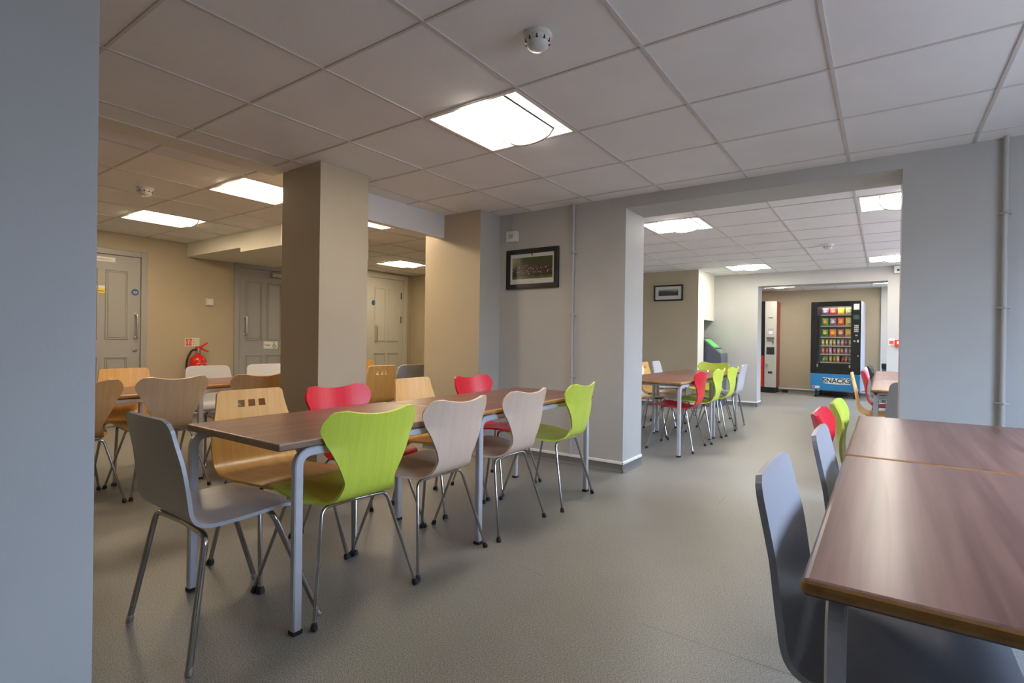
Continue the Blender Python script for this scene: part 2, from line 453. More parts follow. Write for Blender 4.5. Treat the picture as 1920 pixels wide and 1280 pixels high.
# ceilings: tiles on a grid of T-bars, with openings for the light fittings
GX = [-1.39 + .6 * i for i in range(-10, 6)]
FIX = []            # (x0, x1, y0, y1)
def fixture(x0, x1, y0, y1, label, tone='cool'):
    FIX.append((x0, x1, y0, y1))
    t = thing('ceiling_light', label, 'ceiling light', ((x0 + x1) / 2, (y0 + y1) / 2, H), 0, 'recessed fluorescent ceiling lights')
    w, d = (x1 - x0) / 2 - .004, (y1 - y0) / 2 - .004
    b = MB(); f = .022
    for q in ((-w, w, -d, -d + f), (-w, w, d - f, d), (-w, -w + f, -d + f, d - f), (w - f, w, -d + f, d - f)):
        b.box(q[0], q[1], q[2], q[3], -.006, .03)
    b.build('frame', 'lamp_white', t, .002, 1)
    b = MB()
    b.box(-w, w, -d, d, .085, .09)
    for q in ((-w, -w + .003, -d, d), (w - .003, w, -d, d), (-w, w, -d, -d + .003), (-w, w, d - .003, d)):
        b.box(q[0], q[1], q[2], q[3], .01, .085)
    b.build('housing', 'lamp_white', t)
    # reflector tray, gently curved from the sides up
    iw, id_ = w - f, d - f
    b = MB(); n = 14; rows = []
    for k in range(n + 1):
        x = -iw + 2 * iw * k / n; a = abs(x) / iw
        rows.append(b.add((x, -id_, .012 + .05 * (1 - a ** 2)), (x, id_, .012 + .05 * (1 - a ** 2))))
    for k in range(n):
        b.face((rows[k][0], rows[k + 1][0], rows[k + 1][1], rows[k][1]), 0, True)
    b.build('reflector', 'tray', t)
    # bulging lens along the middle
    b = MB(); n = 12; r0 = .15; cx = .01; rows = []
    for k in range(n + 1):
        a = -1 + 2 * k / n
        z = .03 - .052 * math.sqrt(max(0, 1 - a * a))
        rows.append(b.add((cx + a * r0, -id_ + .02, z), (cx + a * r0, id_ - .02, z)))
    for k in range(n):
        b.face((rows[k][0], rows[k + 1][0], rows[k + 1][1], rows[k][1]), 0, True)
    b.face([r[0] for r in rows], 0); b.face([r[1] for r in rows][::-1], 0)
    b.build('lens', 'lens_' + tone, t)
    b = MB()
    for yy in (id_ - .018,):
        rr = [(cx + (-1 + 2 * k / n) * (r0 + .004), .03 - .056 * math.sqrt(max(0, 1 - (-1 + 2 * k / n) ** 2))) for k in range(n + 1)]
        b.tube([(x, yy, z) for x, z in rr], .0065, 6)
    for sx in (-1, 1):
        b.tube([(cx + sx * (r0 + .004), -id_ + .012, .03), (cx + sx * (r0 + .004), id_ - .018, .03)], .0065, 6)
    b.build('lens_rim', 'rim_dark', t)
A = GX
fixture(-1.99, -1.39, 1.98, 2.58, 'square ceiling light above the long table in the main room')
fixture(-4.39, -3.79, 1.98, 2.58, 'ceiling light cut by the near edge of the tan column', 'warm')
fixture(-6.19, -5.59, 1.98, 2.58, 'ceiling light nearest the two grey doors with handles', 'warm')
fixture(-4.39, -3.79, 3.18, 3.78, 'ceiling light peeping under the white dropped beam', 'warm')
fixture(-6.45, -5.85, 5.40, 6.00, 'ceiling light in front of the pale panelled door behind the column', 'warm')
fixture(-6.19, -5.59, -.42, .18, 'added unseen ceiling light behind the blue-grey wall, by the door wall', 'warm')  # added out of view to brighten the left area
fixture(-1.99, -1.39, 4.93, 5.50, 'ceiling light just past the left jamb of the wide opening', 'far')
fixture(-1.99, -1.39, 8.33, 8.90, 'small bright ceiling light close to the far grey wall, above the green-lit kiosk', 'far')
fixture(-.19, .41, 4.93, 5.50, 'ceiling light cut by the right jamb of the wide opening', 'far')
fixture(-.19, .41, 8.33, 8.90, 'ceiling light at the far end above the white alarm camera', 'far')
fixture(-2.05, -1.45, 11.45, 12.02, 'ceiling light above the silver and red drinks machine', 'far')
fixture(-.19, .41, 11.45, 12.02, 'ceiling light to the upper right of the snack machine', 'far')

def ceiling(name, xs, ys, clip, bars):
    x0, x1, y0, y1 = clip
    X = sorted({x0, x1, *[x for x in xs if x0 < x < x1]}); Y = sorted({y0, y1, *[y for y in ys if y0 < y < y1]})
    b = MB(); g = MB(); w = .0075
    inside = lambda x, y, e=0: any(f[0] - .001 + e < x < f[1] + .001 - e and f[2] - .001 + e < y < f[3] + .001 - e for f in FIX)
    for f in FIX:
        if x0 <= f[0] and f[1] <= x1 and y0 <= f[2] and f[3] <= y1:
            X = sorted({*X, f[0], f[1]}); Y = sorted({*Y, f[2], f[3]})
    for i in range(len(X) - 1):
        for j in range(len(Y) - 1):
            if inside((X[i] + X[i + 1]) / 2, (Y[j] + Y[j + 1]) / 2): continue
            b.box(X[i], X[i + 1], Y[j], Y[j + 1], H, H + .015)
    o = struct(b.build(name, 'ceiling_tile'))
    for x in xs:
        if not x0 < x < x1: continue
        y = y0; segs = [y0, *[q for q in Y if y0 < q < y1], y1]
        for k in range(len(segs) - 1):
            if inside(x, (segs[k] + segs[k + 1]) / 2, .02): continue
            g.box(x - w, x + w, segs[k], segs[k + 1], H - .005, H + .002)
    for y in ys:
        if not y0 < y < y1: continue
        for k in range(len(X) - 1):
            if inside((X[k] + X[k + 1]) / 2, y, .02): continue
            g.box(X[k] + w, X[k + 1] - w, y - w * .8, y + w * .8, H - .004, H + .002)
    struct(g.build(bars, 'grid_bar'))
GYM = [1.38 + .6 * j for j in range(-7, 11)]
GYF = [4.93 + .567 * j for j in range(-1, 9)]
GYV = [9.78 + .567 * j for j in range(1, 6)] 
ceiling('ceiling', GX, GYM, (-7.15, 1.6, -2.4, 3.96), 'trim_4')
ceiling('ceiling_left', GX, GYM, (-7.15, -3.62, 3.96, 6.87), 'trim_5')
ceiling('ceiling_far', GX, GYF, (-3.40, 1.6, 4.35, 9.45), 'trim_6')
ceiling('ceiling_lobby', GX, GYF + GYV, (-3.40, 1.6, 9.78, 12.9), 'trim_7')
b = MB(); b.box(-7.4, 1.9, -2.7, 13.2, HT, HT + .1); struct(b.build('ceiling_slab', 'cream_paint'))

# ------------------------------------------------------------------ doors
def door(n, y0, y1, z1, fw=.065, four=False, handle_y=None, hz=(1.02, 1.29), paint='door_paint'):
    X = -7.15
    b = MB()
    b.box(X, X + .035, y0 - fw, y0, 0, z1 + fw); b.box(X, X + .035, y1, y1 + fw, 0, z1 + fw); b.box(X, X + .035, y0, y1, z1, z1 + fw)
    d = struct(b.build('door_%d' % n, paint, None, .006, 2))
    g = .004
    b = MB()
    b.box(X, X + .018, y0 + g, y1 - g, .01, z1 - g)
    W = y1 - y0
    cols = [(y0 + .15 * W, y0 + .46 * W), (y0 + .54 * W, y0 + .85 * W)] if four else [(y0 + .12 * W, y0 + .44 * W), (y0 + .53 * W, y0 + .83 * W)]
    for (a, c) in cols:
        for (p, q) in ((.22, .80), (1.0, z1 - .17)):
            for e, wd in ((0, .012), (.022, .008)):
                b.box(X + .018, X + .018 + .010 - e * .2, a + e, a + e + wd, p + e, q - e); b.box(X + .018, X + .028 - e * .2, c - e - wd, c - e, p + e, q - e)
                b.box(X + .018, X + .028 - e * .2, a + e, c - e, p + e, p + e + wd); b.box(X + .018, X + .028 - e * .2, a + e, c - e, q - e - wd, q - e)
    b.build('door_leaf', paint, d, .003, 1)
    if handle_y is not None:
        h = MB(); xx = X + .018
        h.tube(fillet([(xx, handle_y, hz[0]), (xx + .06, handle_y, hz[0]), (xx + .06, handle_y, hz[1]), (xx, handle_y, hz[1])], .02), .0115, 10)
        for zz in hz: h.lathe([(.02, 0), (.02, .006)], (xx, handle_y, zz), 14, axis='x')
        h.build('door_handle', 'steel', d)
    return d
d1 = door(1, 1.79, 2.525, 1.957, handle_y=2.474)
b = MB(); b.lathe([(.026, 0), (.026, .008), (.012, .009), (.012, .02)], (-7.132, 2.469, .882), 20, axis='x'); b.build('door_lock', 'brass_dull', d1)
d2 = door(2, 3.68, 4.42, 1.99, handle_y=3.757, hz=(1.08, 1.32))
d3 = door(3, 5.88, 6.665, 2.10, fw=.085, four=True, handle_y=6.02, hz=(1.0, 1.28), paint='door_lamplit')
b = MB()
for z0 in (1.33, 1.76):
    b.tube([(-7.125, 6.60, z0), (-7.125, 6.60, z0 + .12)], .008, 8)
b.build('door_hinge', 'grille', d3)
# closer on door 2
t = thing('door_closer', 'grey overhead closer box at the top of the door with the toilet sign', 'door closer', (-7.13, 4.21, 1.93))
b = MB(); b.box(0, .05, -.09, .09, -.03, .03); b.build('closer_body', 'plastic_grey', t, .006)
b = MB(); b.tube([(.03, -.02, .03), (.03, -.02, .045), (.06, .12, .05), (.02, .17, .07)], .006, 6); b.build('closer_arm', 'steel', t)

# signs on the doors
t = thing('door_sign', 'small white name plate with dark lettering near the top of the left grey door', 'sign', (-7.131, 2.165, 1.895))
b = MB(); b.box(0, .004, -.105, .105, -.025, .028); b.build('plate', 'sign_white', t)
b = MB()
for i in range(9):
    hh = .016 if i in (0, 3) else .011
    b.box(.004, .005, -.075 + i * .016, -.075 + i * .016 + .010, -.006, -.006 + hh)
b.build('lettering', 'plastic_grey', t)
t = thing('fire_door_sign', 'round blue fire door sign on the left grey door', 'sign', (-7.131, 2.467, 1.549))
b = MB(); b.lathe([(.037, 0), (.037, .004)], (0, 0, 0), 28, axis='x'); b.build('disc', 'sign_blue', t)
b = MB()
for zz, w in ((.012, .020), (-.002, .024), (-.016, .018)): b.box(.004, .005, -w, w, zz - .003, zz + .003)
b.build('lettering', 'vend_side', t)
t = thing('hazard_label', 'yellow and white warning sticker at the edge of the left grey door', 'sign', (-7.131, 2.13, 1.565))
b = MB(); b.box(0, .003, -.06, .045, -.05, .0); b.build('yellow_panel', 'sign_yellow', t)
b = MB(); b.box(0, .003, -.06, .045, .0, .035); b.build('white_panel', 'sign_white', t)
b = MB(); b.box(.003, .004, -.05, .035, -.03, -.024); b.build('lettering', 'ink', t)
t = thing('fire_door_sign', 'round blue fire door sign on the pale panelled door behind the column', 'sign', (-7.131, 5.98, 1.66))
b = MB(); b.lathe([(.045, 0), (.045, .004)], (0, 0, 0), 28, axis='x'); b.build('disc', 'sign_blue', t)

t = thing('toilet_sign', 'white accessible toilet sign with wheelchair symbol on the middle grey door', 'sign', (-7.131, 4.135, .935))
b = MB(); b.box(0, .004, -.105, .105, -.052, .052); b.build('plate', 'sign_white', t, .001, 1)
text_mesh('Toilet', .036, 'lettering', 'ink', t, (.0045, -.05, 0), (R(90), 0, R(90)))
b = MB(); X = .006
b.lathe([(.008, 0), (.008, .002)], (.004, .045, .034), 12, axis='x')
b.tube([(X, .045, .024), (X, .048, -.004), (X, .066, -.004), (X, .074, -.026), (X, .083, -.024)], .0035, 6)
b.tube([(X, .046, .012), (X, .062, .012)], .003, 6)
b.tube([(X, .053 + .024 * math.cos(R(a)), -.016 + .024 * math.sin(R(a))) for a in range(105, 345, 20)], .003, 6)
b.build('wheelchair_symbol', 'ink', t)

t = thing('wall_switch', 'square white switch plate on the tan wall between two grey doors', 'switch', (-7.15, 3.30, 1.493))
b = MB(); b.box(0, .03, -.045, .045, -.045, .045); b.build('plate', 'plastic_white', t, .005)
b = MB(); b.box(.03, .034, -.02, .02, -.028, .028); b.build('rocker', 'sign_white', t, .002)

t = thing('extinguisher_sign', 'small red and pale green sign above the fire extinguisher', 'sign', (-7.15, 3.10, .972))
b = MB(); b.box(0, .004, -.085, .085, -.052, .052); b.build('plate', 'sign_white', t)
b = MB(); b.box(.004, .005, -.075, -.005, -.044, .044); b.build('red_panel', 'sign_red', t)
b = MB(); b.box(.004, .005, .03, .08, -.044, .044); b.build('green_panel', 'sign_green', t)
b = MB(); b.box(.005, .006, -.046, -.034, -.03, .02); b.box(.005, .006, -.055, -.028, .022, .03)
b.tube([(.006, -.06, -.03), (.006, -.066, -.005), (.006, -.058, .02)], .003, 6); b.tube([(.006, -.018, -.03), (.006, -.012, -.005), (.006, -.02, .02)], .003, 6)
b.build('pictogram', 'sign_white', t)
b = MB()
for zz in (.03, .01, -.01, -.03): b.box(.004, .005, .002, .024, zz - .004, zz + .004)
b.build('lettering', 'sign_red', t)

def extinguisher():
    t = thing('fire_extinguisher', 'red fire extinguisher with black hose on the tan wall', 'fire extinguisher', (-7.05, 3.13, .365))
    b = MB(); b.lathe([(.08, 0), (.093, .008), (.095, .02), (.095, .37), (.087, .405), (.06, .432), (.035, .447), (.026, .455), (.026, .475)], (0, 0, 0), 28)
    b.build('cylinder', 'ext_red', t)
    b = MB(); b.lathe([(.03, .47), (.03, .50), (.02, .505), (.018, .53)], (0, 0, 0), 16); b.build('valve', 'brass_dull', t)
    b = MB()
    b.tube([(0, -.03, .53), (0, .03, .545), (0, .11, .60)], [.016, .015, .009], 8)
    b.tube([(0, -.03, .525), (0, .03, .525), (0, .125, .485)], [.014, .013, .008], 8)
    b.build('lever', 'ext_red', t)
    b = MB(); b.tube(fillet([(0, 0, .51), (0, -.07, .515), (.01, -.135, .40), (.01, -.14, .22), (.01, -.10, .06)], .09), .013, 10)
    b.build('hose', 'rubber', t)
    b = MB(); n = 10; a0, a1 = R(-30), R(62); rr = .0958; rows = []
    for k in range(n + 1):
        a = a0 + (a1 - a0) * k / n
        rows.append(b.add((math.cos(a) * rr, math.sin(a) * rr, .16), (math.cos(a) * rr, math.sin(a) * rr, .345)))
    for k in range(n): b.face((rows[k][0], rows[k + 1][0], rows[k + 1][1], rows[k][1]), 0, True)
    lb = b.build('instruction_label', 'ext_red', t)
    b = MB()
    P = lambda a, z, e=.0012: ((rr + e) * math.cos(R(a)), (rr + e) * math.sin(R(a)), z)
    for (p, q) in (((-30, .345), (62, .345)), ((-30, .31), (62, .255)), ):
        b.tube([P(p[0] + (q[0] - p[0]) * k / 8, p[1]) for k in range(9)], .0022, 6)
    b.tube([P(-30, .345), P(-30, .16)], .0022, 6)
    for z, a, c in ((.325, 35, 58), (.30, 30, 58), (.28, 38, 58), (.25, 28, 58)):
        b.tube([P(a + (c - a) * k / 4, z) for k in range(5)], .002, 6)
    b.build('label_print', 'sign_white', lb)
    b = MB(); n = 12
    pts = [P(3 + 15 * math.cos(2 * math.pi * k / n), .30 + .022 * math.sin(2 * math.pi * k / n), .002) for k in range(n)]
    b.face(b.add(*pts)); b.build('label_emblem', 'sign_white', lb)
    b = MB(); b.box(-.1, -.08, -.03, .03, .30, .36); b.build('wall_bracket', 'dark_metal', t)
extinguisher()

# ------------------------------------------------------------------ wall fittings in the main room
def smoke(x, y, label, s=1.0):
    t = thing('smoke_detector', label, 'smoke detector', (x, y, H))
    b = MB(); b.lathe([(.055 * s, 0), (.056 * s, -.008), (.05 * s, -.016)], (0, 0, 0), 28); b.build('base', 'plastic_white', t)
    b = MB(); b.lathe([(.048 * s, -.016), (.048 * s, -.03 * s), (.042 * s, -.034 * s), (.040 * s, -.046 * s), (.028 * s, -.056 * s), (.01, -.058 * s)], (0, 0, 0), 28); b.build('sensor_head', 'plastic_white', t)
    b = MB()
    for k in range(10):
        a = k * math.pi / 5 + .2; r = .0455 * s
        b = MB(); b.tube([(math.cos(a) * r, math.sin(a) * r, -.022 * s), (math.cos(a) * r, math.sin(a) * r, -.034 * s)], .0042 * s, 6)
        b.build('vent_slot', 'grille', t)
smoke(-1.088, 1.682, 'white smoke detector on the main room ceiling before the square light')
smoke(-4.773, 1.71, 'smoke detector on the ceiling beside two lights in the left area', 1.1)
smoke(-.534, 7.09, 'small smoke detector hanging from the ceiling of the room beyond the opening', 1.1)

def pipe(x, z0, z1, r, label, clips, m='plastic_grey'):
    t = thing('wall_pipe', label, 'pipe', (x, 3.96, 0))
    b = MB(); b.tube([(0, -.028, z0), (0, -.028, z1)], r, 12); b.build('tube', m, t)
    for z in clips:
        b = MB(); b.tube([(-r - .012, -.001, z), (-r - .012, -.018, z), (-r * .8, -.03 - r * .4, z), (0, -.031 - r, z), (r * .8, -.03 - r * .4, z), (r + .012, -.018, z), (r + .012, -.001, z)], .006, 6)
        b.build('pipe_clip', m, t)
pipe(-2.155, .09, H, .0115, 'thin white pipe up the wall beside the framed group photograph', (1.80, 1.274, .75), 'plastic_grey')
pipe(.543, .09, H, .0125, 'thick grey pipe up the wall behind the table with purple-brown top', (1.79, 1.268, .738), 'grey_daylit')

t = thing('switch_box', 'white wall switch box with cable trunking above the framed group photograph', 'switch', (-2.79, 3.96, 2.0))
b = MB(); b.box(-.058, .058, -.045, 0, -.048, .048); b.build('box', 'plastic_white', t, .004)
b = MB(); b.box(-.02, .02, -.052, -.045, -.02, .02); b.build('rocker', 'plastic_grey', t, .002)
b = MB(); b.box(-.012, .012, -.016, 0, .048, H - 2.0); b.build('trunking', 'plastic_grey', t)

def picture(x0, x1, z0, z1, y, fw, mw, label, pm, extra=True):
    t = thing('framed_picture', label, 'picture', ((x0 + x1) / 2, y, (z0 + z1) / 2))
    w, h = (x1 - x0) / 2, (z1 - z0) / 2
    b = MB()
    for q in ((-w, w, h - fw, h), (-w, w, -h, -h + fw), (-w, -w + fw, -h + fw, h - fw), (w - fw, w, -h + fw, h - fw)):
        b.box(q[0], q[1], -.028, 0, q[2], q[3])
    b.build('frame', 'black_frame', t, .003)
    b = MB(); b.box(-w + fw, w - fw, -.014, -.004, -h + fw, h - fw); mb = b.build('mount_board', 'mat_board', t)
    l, r_, tp, bt = mw
    b = MB(); b.box(-w + fw + l, w - fw - r_, -.0155, -.014, -h + fw + bt, h - fw - tp); b.build('photograph', pm, t)
    if extra:
        b = MB(); b.prism([(-.006, h - fw - tp + .034), (.006, h - fw - tp + .034), (.006, h - fw - tp + .018), (0, h - fw - tp + .011), (-.006, h - fw - tp + .018)], -.0155, -.014); b.build('crest', 'ink', mb)
        b = MB(); b.box(-.03, .03, -.0148, -.014, -h + fw + .020, -h + fw + .023); b.box(-.018, .018, -.0148, -.014, -h + fw + .013, -h + fw + .0155); b.build('caption', 'plastic_grey', mb)
    return t
picture(-2.856, -2.303, 1.518, 1.875, 3.96, .042, (.022, .020, .034, .046), 'black framed group photograph with white mount on the grey wall', 'photo_colour')
picture(-3.117, -2.64, 1.729, 1.986, 8.5, .022, (.055, .055, .050, .062), 'small framed black and white photograph on the brown wall of the next room', 'photo_mono', False)

# ------------------------------------------------------------------ chairs
def shell(cols, thick, mask=None):
    """cols[i][j]: mid-surface points, i along the length, j across; returns an MB of the plywood shell"""
    n, k = len(cols), len(cols[0])
    b = MB(); top = []; bot = []
    for i in range(n):
        ta, tb = [], []
        for j in range(k):
            p = Vector(cols[i][j])
            du = Vector(cols[min(i + 1, n - 1)][j]) - Vector(cols[max(i - 1, 0)][j])
            dv = Vector(cols[i][min(j + 1, k - 1)]) - Vector(cols[i][max(j - 1, 0)])
            nn = dv.cross(du).normalized()
            ta.append(p + nn * thick / 2); tb.append(p - nn * thick / 2)
        top.append(b.add(*ta)); bot.append(b.add(*tb))
    ok = lambda i, j: 0 <= i < n - 1 and 0 <= j < k - 1 and not (mask and mask(i, j))
    for i in range(n - 1):
        for j in range(k - 1):
            if not ok(i, j): continue
            b.face((top[i][j], top[i][j + 1], top[i + 1][j + 1], top[i + 1][j]), 0, True)
            b.face((bot[i][j], bot[i + 1][j], bot[i + 1][j + 1], bot[i][j + 1]), 0, True)
            for (di, dj, p, q) in ((-1, 0, (i, j), (i, j + 1)), (1, 0, (i + 1, j + 1), (i + 1, j)), (0, -1, (i + 1, j), (i, j)), (0, 1, (i, j + 1), (i + 1, j + 1))):
                if not ok(i + di, j + dj):
                    b.face((top[p[0]][p[1]], bot[p[0]][p[1]], bot[q[0]][q[1]], top[q[0]][q[1]]), 0, False)
    return b

def spline(pts, n):
    """Catmull-Rom through pts, resampled to n equal steps; returns points"""
    P = [Vector(p) for p in pts]; P = [P[0] * 2 - P[1]] + P + [P[-1] * 2 - P[-2]]
    fine = []
    for i in range(1, len(P) - 2):
        for q in range(24):
            t = q / 24
            fine.append(.5 * ((2 * P[i]) + (P[i + 1] - P[i - 1]) * t + (2 * P[i - 1] - 5 * P[i] + 4 * P[i + 1] - P[i + 2]) * t * t + (3 * P[i] - P[i - 1] - 3 * P[i + 1] + P[i + 2]) * t ** 3))
    fine.append(P[-2])
    L = [0]
    for i in range(1, len(fine)): L.append(L[-1] + (fine[i] - fine[i - 1]).length)
    return fine, L

def at(fine, L, s):
    s = max(0, min(L[-1], s))
    for i in range(1, len(L)):
        if L[i] >= s:
            t = (s - L[i - 1]) / max(1e-9, L[i] - L[i - 1])
            return fine[i - 1].lerp(fine[i], t)
    return fine[-1]

def lerp_table(tab, x):
    for i in range(1, len(tab)):
        if x <= tab[i][0]:
            (a, u), (c, v) = tab[i - 1], tab[i]
            t = (x - a) / (c - a); t = t * t * (3 - 2 * t)
            return u + (v - u) * t
    return tab[-1][1]

def smooth_table(tab, x):
    # Catmull-Rom through the table
    for i in range(1, len(tab)):
        if x <= tab[i][0] or i == len(tab) - 1:
            a, c = tab[i - 1], tab[i]; p = tab[max(0, i - 2)]; q = tab[min(len(tab) - 1, i + 1)]
            h = c[0] - a[0]; t = max(0, min(1, (x - a[0]) / h))
            m0 = (c[1] - p[1]) / (c[0] - p[0]) * h; m1 = (q[1] - a[1]) / (q[0] - a[0]) * h
            return (2 * t ** 3 - 3 * t * t + 1) * a[1] + (t ** 3 - 2 * t * t + t) * m0 + (3 * t * t - 2 * t ** 3) * c[1] + (t ** 3 - t * t) * m1

def butterfly_shell():
    prof = [(0, .225, .415), (0, .16, .432), (0, .05, .424), (0, -.07, .412), (0, -.15, .416), (0, -.205, .447), (0, -.232, .51), (0, -.252, .60), (0, -.275, .70), (0, -.296, .79)]
    fine, L = spline(prof, 0); T = L[-1]
    z_of = lambda s: at(fine, L, s).z
    # half width along the length
    bend = next(s for s in [q * T / 400 for q in range(401)] if at(fine, L, s).z > .50)
    tab = [(0, .19), (.06, .205), (.20, .212), (.27, .200), (.34, .162), (bend - .045, .126), (bend - .005, .118), (bend + .03, .130), (bend + .08, .154), (bend + .13, .179), (bend + .175, .202), (T - .085, .219), (T - .05, .224), (T, .224)]
    n, k = 64, 22; cols = []
    for i in range(n + 1):
        u = i / n
        row = []
        for j in range(k + 1):
            v = -1 + 2 * j / k; v = math.sin(v * math.pi / 2) * .45 + v * .55
            s = u * T
            w = smooth_table(tab, s)
            t0, r0 = T - s, .088
            if t0 < r0: w = w - r0 + math.sqrt(max(0, r0 * r0 - (r0 - t0) ** 2)) * 1.0
            if s < .055: w = w - .055 + math.sqrt(max(0, .055 ** 2 - (.055 - s) ** 2))
            # the top edge dips in the middle
            f = max(0, (s - (T - .22)) / .22)
            s2 = s - .028 * f * (1 - min(1, abs(v * w) / .17) ** 2)
            p = at(fine, L, s2).copy()
            x = v * w
            fb = max(0, min(1, (s - bend) / .16))
            # wings of the back wrap forward, seat sides roll slightly down at the front
            p.y += fb * .95 * x * x * (.6 + .5 * fb)
            fs = max(0, min(1, (bend - .1 - s) / .2))
            p.z += fs * (.25 * x * x)
            row.append((x, p.y, p.z))
        cols.append(row)
    return shell(cols, .0105)

def panel_shell(top_w, mid_w, seat_w, prof, corner, front_corner, thick, holes=False, curve=.25, wave=0.0):
    fine, L = spline(prof, 0); T = L[-1]
    bend = next(s for s in [q * T / 400 for q in range(401)] if at(fine, L, s).z > .50)
    tab = [(0, seat_w * .97), (.12, seat_w), (bend - .06, mid_w), (bend + .04, mid_w), (T, top_w)]
    n = 66
    if holes:
        hs, hw, gap = .036, .017, .052      # three square holes below the top edge
        us = []
    ss = [q * T / n for q in range(n + 1)]
    xs = None
    if holes:
        a, c = T - .085, T - .085 + 2 * hw
        ss = sorted([s for s in ss if not (a - .006 < s < c + .006)] + [a, c])
        ref = lerp_table(tab, (a + c) / 2)
        edges = sorted([sg * gap + d * hw for sg in (-1, 0, 1) for d in (-1, 1)])
        base = [-1 + q * .125 for q in range(17)]
        vv = sorted([v for v in base if all(abs(v - e / ref) > .05 for e in edges)] + [e / ref for e in edges])
    else:
        vv = [-1 + q / 9 for q in range(19)]
    vv = sorted({*vv, -.985, -.95, .95, .985})
    cols = []
    for s in ss:
        row = []
        for v in vv:
            w = lerp_table(tab, s)
            t0 = T - s
            if t0 < corner: w = w - corner + math.sqrt(max(0, corner ** 2 - (corner - t0) ** 2))
            if s < front_corner: w = w - front_corner + math.sqrt(max(0, front_corner ** 2 - (front_corner - s) ** 2))
            x = v * w
            p = at(fine, L, s).copy()
            fb = max(0, min(1, (s - bend) / .15))
            p.y += fb * curve * x * x
            row.append((x, p.y, p.z))
        cols.append(row)
    mask = None
    if holes:
        ia = ss.index(a)
        js = []
        for sg in (-1, 0, 1):
            e0 = (sg * gap - hw) / ref
            j0 = min(range(len(vv)), key=lambda q: abs(vv[q] - e0)); e1 = (sg * gap + hw) / ref
            j1 = min(range(len(vv)), key=lambda q: abs(vv[q] - e1)); js += list(range(j0, j1))
        mask = lambda i, j: i == ia and j in js
    return shell(cols, thick, mask)

CACHE = {}
def cached(key, fn, mats):
    if key not in CACHE:
        o = fn().build(key[0], mats); CACHE[key] = o.data
        bpy.data.objects.remove(o)
    return CACHE[key]

LEGS = {
    # kind: rear foot (x,y), rear bend (x,y,z), front foot, front bend, tube radius, z of the seat frame
    'butterfly': ((.238, -.232), (.150, -.135, .398), (.238, .222), (.150, .105, .408), .0072),
    'square':    ((.205, -.235), (.165, -.150, .395), (.215, .215), (.165, .110, .405), .0095),
    'grey':      ((.252, -.232), (.200, -.165, .402), (.240, .225), (.170, .075, .412), .0105),
}
def leg_half(foot, bend, r, sx):
    b = MB()
    x, y, z = bend
    top = Vector((sx * x, y, z)); ft = Vector((sx * foot[0], foot[1], .006))
    path = fillet([(0, y * .92, z), (sx * x * .55, y * .96, z), tuple(top), tuple(ft)], .035, 8)
    b.tube(path, r, 10); return b
def cap_mb(foot, bend, r, sx, clear):
    b = MB(); ft = Vector((sx * foot[0], foot[1], 0)); d = (Vector((sx * bend[0], bend[1], bend[2])) - ft).normalized()
    k = (1.12, 1.15, 1.06) if clear else (1.75, 1.8, 1.25)
    b.tube([ft + d * .001, ft + d * .012, ft + d * .026], [r * q for q in k], 10); return b

PROF_SQ = [(0, .215, .408), (0, .15, .428), (0, .04, .424), (0, -.09, .416), (0, -.165, .424), (0, -.212, .460), (0, -.232, .53), (0, -.250, .62), (0, -.272, .72), (0, -.284, .79)]
PROF_GR = [(0, .150, .430), (0, .10, .441), (0, .02, .437), (0, -.09, .432), (0, -.165, .436), (0, -.205, .462), (0, -.222, .53), (0, -.240, .62), (0, -.262, .72), (0, -.276, .785)]
def chair(kind, m, x, y, rot, label, group=None):
    plain = kind == 'plain'
    if plain: kind = 'square'
    name = {'butterfly': 'shell_chair', 'square': 'plywood_chair', 'grey': 'lacquered_chair'}[kind]
    t = thing(name, label, 'chair', (x, y, 0), R(rot), group)
    fn = {'butterfly': butterfly_shell,
          'square': lambda: panel_shell(.165, .205, .21, PROF_SQ, .018, .10, .011, not plain, .55 if plain else .2),
          'grey': lambda: panel_shell(.188, .213, .213, PROF_GR, .045, .03, .0125, False, .22)}[kind]
    link(cached(('seat_shell', kind, m, plain), fn, [m]), 'seat_shell', t)
    rf, rb, ff, fb, r = LEGS[kind]
    for sx in (-1, 1):
        for (ft, bd, w) in ((rf, rb, 'r'), (ff, fb, 'f')):
            lg = link(cached(('leg', kind, sx, w), lambda: leg_half(ft, bd, r, sx), ['chrome']), 'leg', t)
            link(cached(('foot_cap', kind, sx, w), lambda: cap_mb(ft, bd, r, sx, kind == 'grey'), ['steel' if kind == 'grey' else 'rubber']), 'foot_cap', lg)
    def plate():
        b = MB(); z = fb[2] - .004
        b.box(-.045, .045, rb[1] * .9, fb[1] * .9, z, z + .006)
        if kind == 'butterfly': b.lathe([(.055, z - .004), (.062, z + .002), (.055, z + .008)], (0, 0, 0), 18)
        return b
    link(cached(('seat_plate', kind), plate, ['dark_metal']), 'seat_plate', t)
    return t

BF, SQ, GR = 'butterfly', 'square', 'grey'
